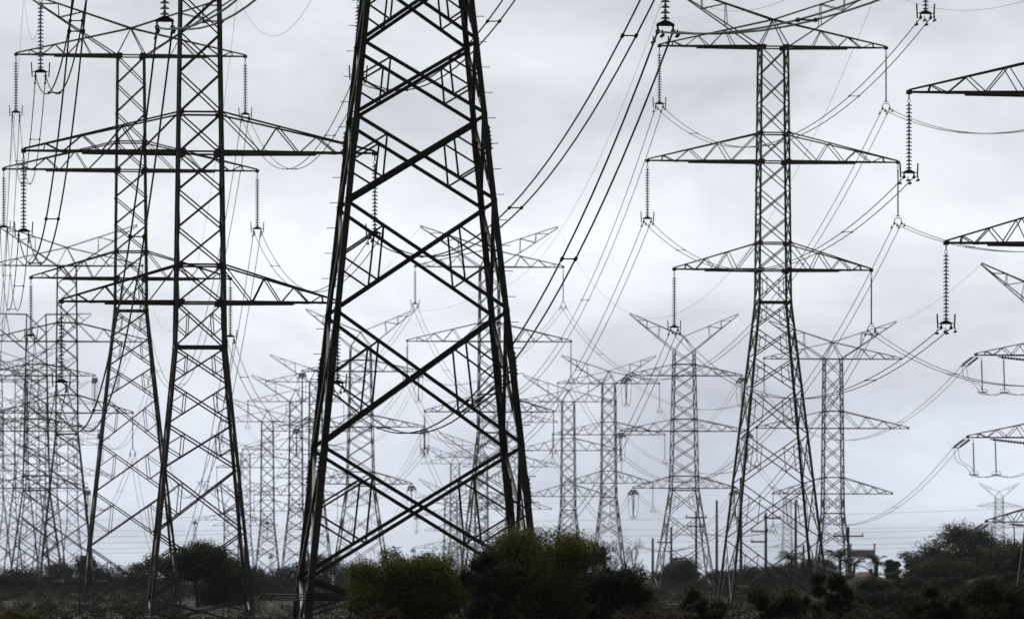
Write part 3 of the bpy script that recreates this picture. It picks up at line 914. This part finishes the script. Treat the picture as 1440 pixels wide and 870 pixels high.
street_lamp(1076, 824, 290, 'single armed street lamp below the tall right pylon', (-1,))
def house(px, Y, w, d, h, label, rz=0.1):
    r = empty('house', ((px - CX) * Y / F, Y, 0), rz)
    tag(r, label, 'house', 'houses among the trees')
    mb = MB(); mb.box((0, 0, h / 2 - 0.1), w, d, h); mb.build('wall', M['render'], r)
    e = 0.4; rh = 1.1
    mb = MB(); o = len(mb.v)
    mb.v += [(-w / 2 - e, -d / 2 - e, h - 0.15), (w / 2 + e, -d / 2 - e, h - 0.15), (w / 2 + e, d / 2 + e, h - 0.15), (-w / 2 - e, d / 2 + e, h - 0.15), (-w / 2 + d * 0.4, 0, h + rh), (w / 2 - d * 0.4, 0, h + rh)]
    mb.f += [(0, 1, 5, 4), (1, 2, 5), (2, 3, 4, 5), (3, 0, 4), (3, 2, 1, 0)]
    rf = mb.build('roof', M['tile'], r)
    mb = MB(); mb.box((w * 0.2, 0.6, h + rh * 0.8), 0.5, 0.5, 1.2); mb.build('chimney', M['tile'], rf)
    for x in (-w * 0.3, 0.05 * w, w * 0.33):
        mb = MB(); mb.box((x, -d / 2 - 0.02, h * 0.55), 1.3, 0.06, 1.2); f_ = mb.build('window', M['white_paint'], r)
        mb = MB(); mb.box((x, -d / 2 - 0.055, h * 0.55), 1.14, 0.02, 1.04); mb.build('pane', M['glass'], f_)
house(1214, 700, 5.0, 5, 0.8, 'house with orange tiled roof right of the grey right pylon')
house(1292, 700, 4.5, 4.5, 1.2, 'small house with tiled roof in front of the big trees')
# low pale wall on the bank, pale parked caravan behind it
mb = MB(); p = P(1240, 816, 262); mb.box((p.x, 262, p.z - 0.2), 3.2, 0.2, 0.45); mb.box((p.x, 262, p.z + 0.055), 3.3, 0.27, 0.05)
tag(mb.build('garden_wall', M['concrete']), 'low pale wall on the bank right of the tall right pylon', 'wall')
def gantry(px, Y, label):
    q = Y / F; z = lambda py: ZC + (HZ - py) * q
    r = empty('gantry_crane', ((px - CX) * q, Y, 0)); tag(r, label, 'crane')
    mb = MB(); mb.box((0, 0, z(778)), 35 * q, 2.2, 11 * q); mb.box((0, 0, z(784.5)), 36 * q, 2.6, 1.2 * q); mb.build('girder', M['ship_blue'], r)
    mb = MB(); mb.box((-1 * q, -1.15, z(777.5)), 12 * q, 0.12, 8 * q); mb.build('red_panel', M['ship_red'], r)
    for x in (-16.8, 16.8):
        mb = MB()
        mb.bar((x * q, -1.6, 0), (x * q, -0.6, z(784)), 0.35); mb.bar((x * q, 1.6, 0), (x * q, 0.6, z(784)), 0.35)
        mb.bar((x * q, -1.3, z(795)), (x * q, 1.3, z(795)), 0.2)
        mb.build('leg', M['ship_blue'], r)
        mb = MB(); mb.bar((x * q, 0, z(773)), (x * q, 0, z(764)), 0.42); mb.bar((x * q - 0.5, 0, z(765)), (x * q + 0.5, 0, z(765)), 0.2); mb.build('end_post', M['ship_blue'], r)
gantry(1213, 1450, 'distant blue gantry crane with a red panel, between grey pylon and big trees')

# ------------------------------------------------------------------ vegetation
def leaves(mb, c, rad, n, size, up=0.0, shell=0.55, rg=rnd):
    """leaf blades through a clump: blades face outwards and up to the light, as on a live branch tip"""
    cx_, cy_, cz_ = c; rx, ry, rz_ = rad
    for _ in range(n):
        while True:
            x, y, z = rg.uniform(-1, 1), rg.uniform(-1, 1), rg.uniform(-1, 1)
            d = math.sqrt(x * x + y * y + z * z)
            if 0.05 < d <= 1: break
        f_ = (shell + (1 - shell) * rg.random()) / d * (0.9 + 0.25 * rg.random())
        p = Vector((cx_ + x * f_ * rx, cy_ + y * f_ * ry, cz_ + z * f_ * rz_))
        nrm = Vector((x / d * 0.5 + rg.gauss(0, 0.35), y / d * 0.5 + rg.gauss(0, 0.35), 0.55 + z / d * 0.5 + rg.gauss(0, 0.3)))
        a = nrm.cross(Vector((rg.gauss(0, 1), rg.gauss(0, 1), rg.gauss(0, 1)))).normalized()
        b = nrm.cross(a).normalized()
        l = size * rg.uniform(0.6, 1.4); w = l * 0.34
        mb.quad(p - b * w, p + a * l * 0.5 - b * w * 0.6, p + a * l, p + a * l * 0.45 + b * w)
def limb(mb, a, b, r0, r1, rg, wob=0.12, n=5):
    d = (b - a); L_ = d.length
    pts, rs = [], []
    for q in range(n + 1):
        t = q / n
        j = Vector((rg.gauss(0, 1), rg.gauss(0, 1), rg.gauss(0, 0.5))) * (wob * L_ * 0.4 * math.sin(math.pi * t))
        pts.append(a + d * t + j); rs.append(r0 + (r1 - r0) * t)
    mb.tube(pts, rs, 6)
    return pts
def bush(name, cat, x0, x1, top, Y, label, m, nclump=34, nleaf=420, size=0.07, group=None, seed=1, bare=0, depth=0.9, low=0.08, bark='bark', dome=0.84):
    rg = random.Random(seed)
    s = F / Y
    w = (x1 - x0) / s; h = ZC + (HZ - top) / s
    r = empty(name, (((x0 + x1) / 2 - CX) / s, Y, 0))
    tag(r, label, cat, group)
    fol, br = MB(), MB()
    base = Vector((0, 0, -0.05))
    for q in range(nclump):
        while True:
            u, v = rg.uniform(-1, 1), rg.uniform(-1, 1)
            if u * u + v * v <= 1 and (u * u + v * v > 0.2 or rg.random() < 0.6): break
        ztop = h * (1 - (1 - dome) * abs(u) ** 2.6 - 0.2 * v * v) * rg.uniform(0.93, 1.0)
        t = rg.random() ** 0.55
        cr_ = w * rg.uniform(0.11, 0.18)
        z = low * h + (ztop - cr_ * 0.8 - low * h) * t
        c = Vector((u * (w / 2 - cr_ * 0.7), v * w * 0.5 * depth, max(cr_ * 0.6, z)))
        leaves(fol, c, (cr_ * rg.uniform(0.9, 1.25), cr_ * 1.1, cr_ * rg.uniform(0.65, 1.0)), int(nleaf * 1.25), size, 0.5, 0.4, rg)
        if q % 2 == 0: limb(br, base + Vector((c.x * 0.12, c.y * 0.12, 0)), c, 0.045 * w / 2.6, 0.008, rg)
    # a thin dark centre of twigs keeps daylight from shining straight through
    fol.build('foliage', m, r)
    for q in range(bare):
        a = Vector((rg.uniform(-0.3, 0.3) * w, -w * 0.3 * depth, h * 0.5)); b = Vector((rg.uniform(-0.5, 0.5) * w, -w * 0.5 * depth, h * rg.uniform(0.6, 0.95)))
        limb(br, a, b, 0.03, 0.006, rg, 0.3)
    br.build('branches', M[bark], r)
    return r
def twig_bush(px0, px1, top, Y, label, seed, m=None, ttop=0.92):
    rg = random.Random(seed); s = F / Y
    w = (px1 - px0) / s; h = ZC + (HZ - top) / s
    r = empty('bare_shrub', (((px0 + px1) / 2 - CX) / s, Y, 0)); tag(r, label, 'shrub', 'half bare shrubs among the bushes')
    tr = MB(); tw = MB()
    def grow(p, d, L_, rad, lv):
        q = p + d * L_
        (tr if lv < 2 else tw).tube([p, p + d * L_ * 0.5 + Vector((rg.gauss(0, 0.05), rg.gauss(0, 0.05), 0)) * L_, q], [rad, rad * 0.85, rad * 0.65], 5 if lv < 2 else 4)
        if lv >= 6 or q.z > h or abs(q.x) > w * 0.55: return
        for _ in range(3 if lv < 4 else 2):
            nd = (d + Vector((rg.gauss(0, 0.45), rg.gauss(0, 0.45), rg.gauss(0.12, 0.25)))).normalized()
            grow(q, nd, L_ * rg.uniform(0.62, 0.82), rad * 0.6, lv + 1)
    for q in range(2):
        grow(Vector((rg.uniform(-0.1, 0.1) * w, 0, 0)), Vector((rg.uniform(-0.15, 0.15), rg.uniform(-0.1, 0.1), 1)).normalized(), h * 0.36, 0.045, 0)
    tr.build('trunk', M['bark'], r); tw.build('twigs', M['bark'], r)
BG = 'dense dark bushes in the foreground'
bush('bush', 'bush', 476, 660, 754, 122, 'rounded olive bush inside the foreground pylon, lit on top', M['leaf_olive'], 96, 820, 0.055, BG, 11, dome=0.93)
bush('bush', 'bush', 655, 862, 722, 124, 'tallest dark bush hiding the right foot of the foreground pylon', M['leaf_olive'], 110, 820, 0.055, BG, 12, 4, dome=0.9)
bush('bush', 'bush', 640, 740, 757, 118, 'brownish bush wedged between the two rounded foreground bushes', M['leaf_brown'], 34, 420, 0.06, BG, 13, 5)
bush('bush', 'bush', 815, 930, 776, 120, 'brown leaved bush right of the tallest dark bush', M['leaf_brown'], 44, 500, 0.058, BG, 14, 5)
twig_bush(832, 900, 768, 121, 'bare twiggy shrub poking above the brown leaved bush', 5)
twig_bush(632, 690, 772, 128, 'bare twiggy shrub between the two rounded foreground bushes', 9)
bush('bush', 'bush', 480, 600, 838, 112, 'low straggly brown bush under the rounded olive bush', M['leaf_brown'], 26, 300, 0.055, BG, 15, 6, bark='pale_bark')
bush('bush', 'bush', 850, 1000, 832, 108, 'low tangled brown bush with pale dead branches at the bottom edge', M['leaf_brown'], 34, 330, 0.05, BG, 16, 9, bark='pale_bark')
bush('bush', 'bush', 952, 1027, 815, 112, 'small rounded green bush at the left foot of the tall right pylon', M['leaf_dark'], 30, 420, 0.05, BG, 17)
bush('bush', 'bush', 1050, 1145, 800, 112, 'upright green bush in front of the tall right pylon', M['leaf_dark'], 40, 460, 0.055, BG, 18)
bush('bush', 'bush', 1128, 1202, 792, 114, 'rounded green bush at the right foot of the tall right pylon', M['leaf_dark'], 34, 460, 0.055, BG, 19)
bush('bush', 'bush', 1060, 1300, 832, 100, 'wide low green bush along the bottom edge at right', M['leaf_dark'], 60, 460, 0.055, BG, 20, dome=0.9)
bush('bush', 'bush', 1262, 1395, 814, 104, 'broad dark hedge bush below the big trees', M['leaf_dark'], 48, 460, 0.055, BG, 21, dome=0.9)
bush('bush', 'bush', 1360, 1475, 804, 105, 'dark bush at the bottom right corner', M['leaf_dark'], 44, 460, 0.055, BG, 22, dome=0.9)
bush('bush', 'bush', 1285, 1360, 816, 101, 'narrow dark bush between the hedge and the corner bush', M['leaf_dark'], 36, 460, 0.055, BG, 25, dome=0.92)
bush('bush', 'bush', 1180, 1290, 836, 106, 'low dark bush right of the rounded green bush', M['leaf_dark'], 40, 460, 0.055, BG, 26, dome=0.9)
bush('bush', 'bush', 1395, 1500, 796, 108, 'taller dark bush at the very right edge', M['leaf_dark'], 40, 460, 0.055, BG, 27, dome=0.92)
for q, (x0, x1, tp, Y, lb) in enumerate(((1198, 1262, 806, 250, 'low grey green shrub on the bank below the orange roofed house'), (1245, 1325, 803, 256, 'wide grey green shrub on the bank below the trimmed round tree'),
                                        (1300, 1385, 800, 250, 'grey green shrub on the bank under the tallest big tree'), (1362, 1450, 797, 252, 'grey green shrub on the bank at the right edge'),
                                        (1190, 1290, 818, 236, 'dusty shrub at the left foot of the bank'), (1270, 1400, 816, 238, 'long dusty shrub at the foot of the bank'), (1385, 1480, 812, 236, 'dusty shrub at the right foot of the bank'))):
    bush('shrub', 'shrub', x0, x1, tp, Y, lb, M['leaf_grey'], 40, 300, 0.11, 'shrubs on the bank', 60 + q, dome=0.85)
bush('bush', 'bush', -20, 66, 846, 150, 'small dark bush at the bottom left corner', M['leaf_olive'], 30, 300, 0.06, BG, 23)

def tree(px, top, width, Y, label, m, seed, nc=14, nl=150, size=0.24, umbrella=False, group='trees along the skyline', lowf=0.25):
    rg = random.Random(seed); s = F / Y
    w = width / s; h = ZC + (HZ - top) / s
    r = empty('tree', ((px - CX) / s, Y, 0)); tag(r, label, 'tree', group)
    tr, fo = MB(), MB()
    fork = Vector((rg.uniform(-0.05, 0.05) * w, 0, h * (0.35 if umbrella else 0.3)))
    limb(tr, Vector((0, 0, -0.1)), fork, 0.06 * h * 0.5, 0.035 * h * 0.5, rg, 0.1)
    for q in range(nc):
        a = rg.uniform(0, 2 * math.pi); rr = math.sqrt(rg.random())
        u, v = rr * math.cos(a), rr * math.sin(a)
        cr_ = w * rg.uniform(0.13, 0.22)
        zt = h * (1 - (0.2 if umbrella else 0.3) * u * u) * rg.uniform(0.9, 1.0) - cr_ * 0.6
        z = zt - (h * 0.28 * rg.random() if umbrella else h * (1 - lowf) * rg.random() ** 1.3)
        c = Vector((u * (w / 2 - cr_ * 0.7), v * w * 0.42, max(z, cr_ * 0.5)))
        leaves(fo, c, (cr_ * 1.2, cr_ * 1.1, cr_ * rg.uniform(0.55, 0.85)), nl, size, 0.6, 0.4, rg)
        limb(tr, fork, c, 0.02 * h * 0.5, 0.01, rg, 0.15, 4)
    tr.build('trunk', M['bark'], r); fo.build('crown', m, r)
# umbrella tree behind the dark left pylon
tree(280, 753, 122, 335, 'umbrella shaped tree behind the dark left pylon', M['leaf_dark'], 31, 50, 520, 0.12, True)
tree(320, 780, 96, 345, 'lower rounded tree right behind the umbrella shaped tree', M['leaf_dark'], 32, 44, 420, 0.12, lowf=0.05)
LT = [(16, 792, 100, 560, 'leaf_grey'), (78, 784, 96, 600, 'leaf_grey'), (120, 776, 66, 540, 'leaf_grey'), (164, 782, 96, 620, 'leaf_grey'),
      (206, 774, 84, 580, 'leaf_grey'), (356, 792, 96, 520, 'leaf_grey'), (404, 784, 90, 560, 'leaf_grey'), (452, 774, 84, 600, 'leaf_grey'),
      (326, 778, 74, 600, 'leaf_grey'), (505, 786, 80, 620, 'leaf_grey')]
wordL = ['grey green tree at the left edge of the skyline', 'grey tree left of the double street lamp', 'dark small tree behind the tall left pylon',
         'wide grey green tree inside the tall left pylon', 'grey tree just left of the umbrella tree', 'low grey tree inside the dark left pylon',
         'grey tree right of the dark left pylon', 'taller grey tree left of the foreground leg', 'dark tree right behind the umbrella tree', 'grey tree behind the rounded olive bush']
for q, (px, tp, w, Y, m) in enumerate(LT):
    tree(px, tp, w, Y, wordL[q], M[m], 40 + q, 32, 320, 0.2, lowf=0.05)
RT = [(958, 778, 44, 640, 'leaf_grey', 'tree with rounded crown inside the Y topped pylon'), (938, 796, 40, 660, 'leaf_grey', 'low tree left of the rounded crown'),
      (1060, 790, 70, 600, 'leaf_grey', 'wide dark tree behind the left foot of the tall right pylon'), (1105, 784, 60, 640, 'leaf_grey', 'tree behind the middle of the tall right pylon'),
      (1150, 780, 50, 620, 'leaf_grey', 'tree left of the grey right pylon foot'), (1253, 778, 22, 520, 'leaf_dark', 'small dark tree with trimmed round crown between palm and big trees'),
      (1312, 748, 72, 470, 'leaf_dark', 'leftmost of the big dark trees at right'), (1350, 722, 84, 480, 'leaf_dark', 'tallest of the big dark trees at right'),
      (1388, 735, 80, 475, 'leaf_dark', 'big dark tree right of the tallest one'), (1330, 775, 90, 455, 'leaf_dark', 'low spreading tree in front of the big dark trees'),
      (1420, 758, 56, 450, 'leaf_brown', 'brownish tree before the tiny distant pylon'), (1445, 765, 50, 400, 'leaf_brown', 'brown tree at the right edge'),
      (1404, 746, 76, 470, 'leaf_dark', 'dark tree falling away right of the big dark trees'), (1436, 752, 74, 430, 'leaf_dark', 'dark tree at the right edge above the hedge'),
      (1290, 778, 34, 465, 'leaf_dark', 'short tree at the left end of the big dark trees'), (1015, 798, 50, 620, 'leaf_grey', 'low grey tree by the tall bare pole')]
for q, (px, tp, w, Y, m, lb) in enumerate(RT):
    tree(px, tp, w * 1.35, Y, lb, M[m], 70 + q, 38, 420, 0.19, lowf=0.06)

def palm(px, top, Y, label, seed, fl=2.0):
    rg = random.Random(seed); s = F / Y; h = ZC + (HZ - top) / s - fl * 0.35
    r = empty('palm_tree', ((px - CX) / s, Y, 0)); tag(r, label, 'palm', 'palms near the houses')
    mb = MB(); limb(mb, Vector((0, 0, -0.1)), Vector((0.1, 0, h)), 0.2, 0.14, rg, 0.04); mb.build('trunk', M['bark'], r)
    for q in range(16):
        a = q * 2.4; e = rg.uniform(0.0, 1.1)
        mb = MB(); pts = []
        for i in range(9):
            t = i / 8
            d = fl * t
            pts.append(Vector((math.cos(a) * d * math.cos(e) , math.sin(a) * d * math.cos(e), h + math.sin(e) * d - 0.42 * fl * t * t)))
        mb.tube(pts, 0.02, 4)
        for i in range(1, 9):
            for k in (-1, 1):
                for j in (0, 0.5):
                    p = pts[i - 1] + (pts[i] - pts[i - 1]) * j
                    dirn = (pts[i] - pts[i - 1]).normalized()
                    sd_ = dirn.cross(Vector((0, 0, 1))).normalized() * k
                    tipp = p + (sd_ * 0.75 + dirn * 0.5 + Vector((0, 0, -0.35))) * fl * 0.28
                    mb.quad(p, p + dirn * 0.06, tipp + dirn * 0.02, tipp)
        mb.build('frond', M['leaf_dark'], r)
palm(1180, 772, 560, 'palm behind the grey right pylon foot', 3)
palm(1200, 785, 600, 'low palm beside the orange roofed house', 4, 1.8)
palm(1232, 782, 530, 'small palm with arching fronds left of the trimmed round tree', 5, 1.6)
palm(1112, 776, 600, 'palm crown between the legs of the tall right pylon', 6)

# scrub that covers the flats, uncountable
mb = MB(); rg = random.Random(99)
for q in range(4200):
    Y = 160 + 540 * rg.random() ** 0.8
    px = rg.uniform(-60, 1500)
    x = (px - CX) * Y / F
    if 240 < Y < 400 and 255 < px < 420 and rg.random() < 0.85: continue
    if 348 < Y < 364: continue
    zb = bank(x, Y) if x > 14 else 0
    hgt = rg.uniform(0.25, 0.9) * (1.3 if Y > 420 else 1) * (0.55 if zb > 0.3 else 1)
    wd = hgt * rg.uniform(0.8, 1.6)
    leaves(mb, (x, Y, zb + hgt * 0.45), (wd, wd, hgt * 0.55), 80, 0.11, 0.8, 0.3, rg)
tag(mb.build('scrub', M['scrub']), 'dry grey brown scrub covering the flats', 'scrub', None, 'stuff')

# ------------------------------------------------------------------ air
hz = MB(); hz.box((0, 3450, 22), 7400, 7100, 48)
hm = bpy.data.materials.new('haze'); hm.use_nodes = True
t = hm.node_tree; t.nodes.clear()
o_ = N(t, 'ShaderNodeOutputMaterial'); pv = N(t, 'ShaderNodeVolumePrincipled')
pv.inputs['Color'].default_value = (0.90, 0.94, 1.0, 1)
pv.inputs['Density'].default_value = 0.00009
pv.inputs['Anisotropy'].default_value = 0.0
t.links.new(pv.outputs[0], o_.inputs['Volume'])
tag(hz.build('haze', hm), 'thin pale haze in the air over the flats', 'haze', None, 'stuff')
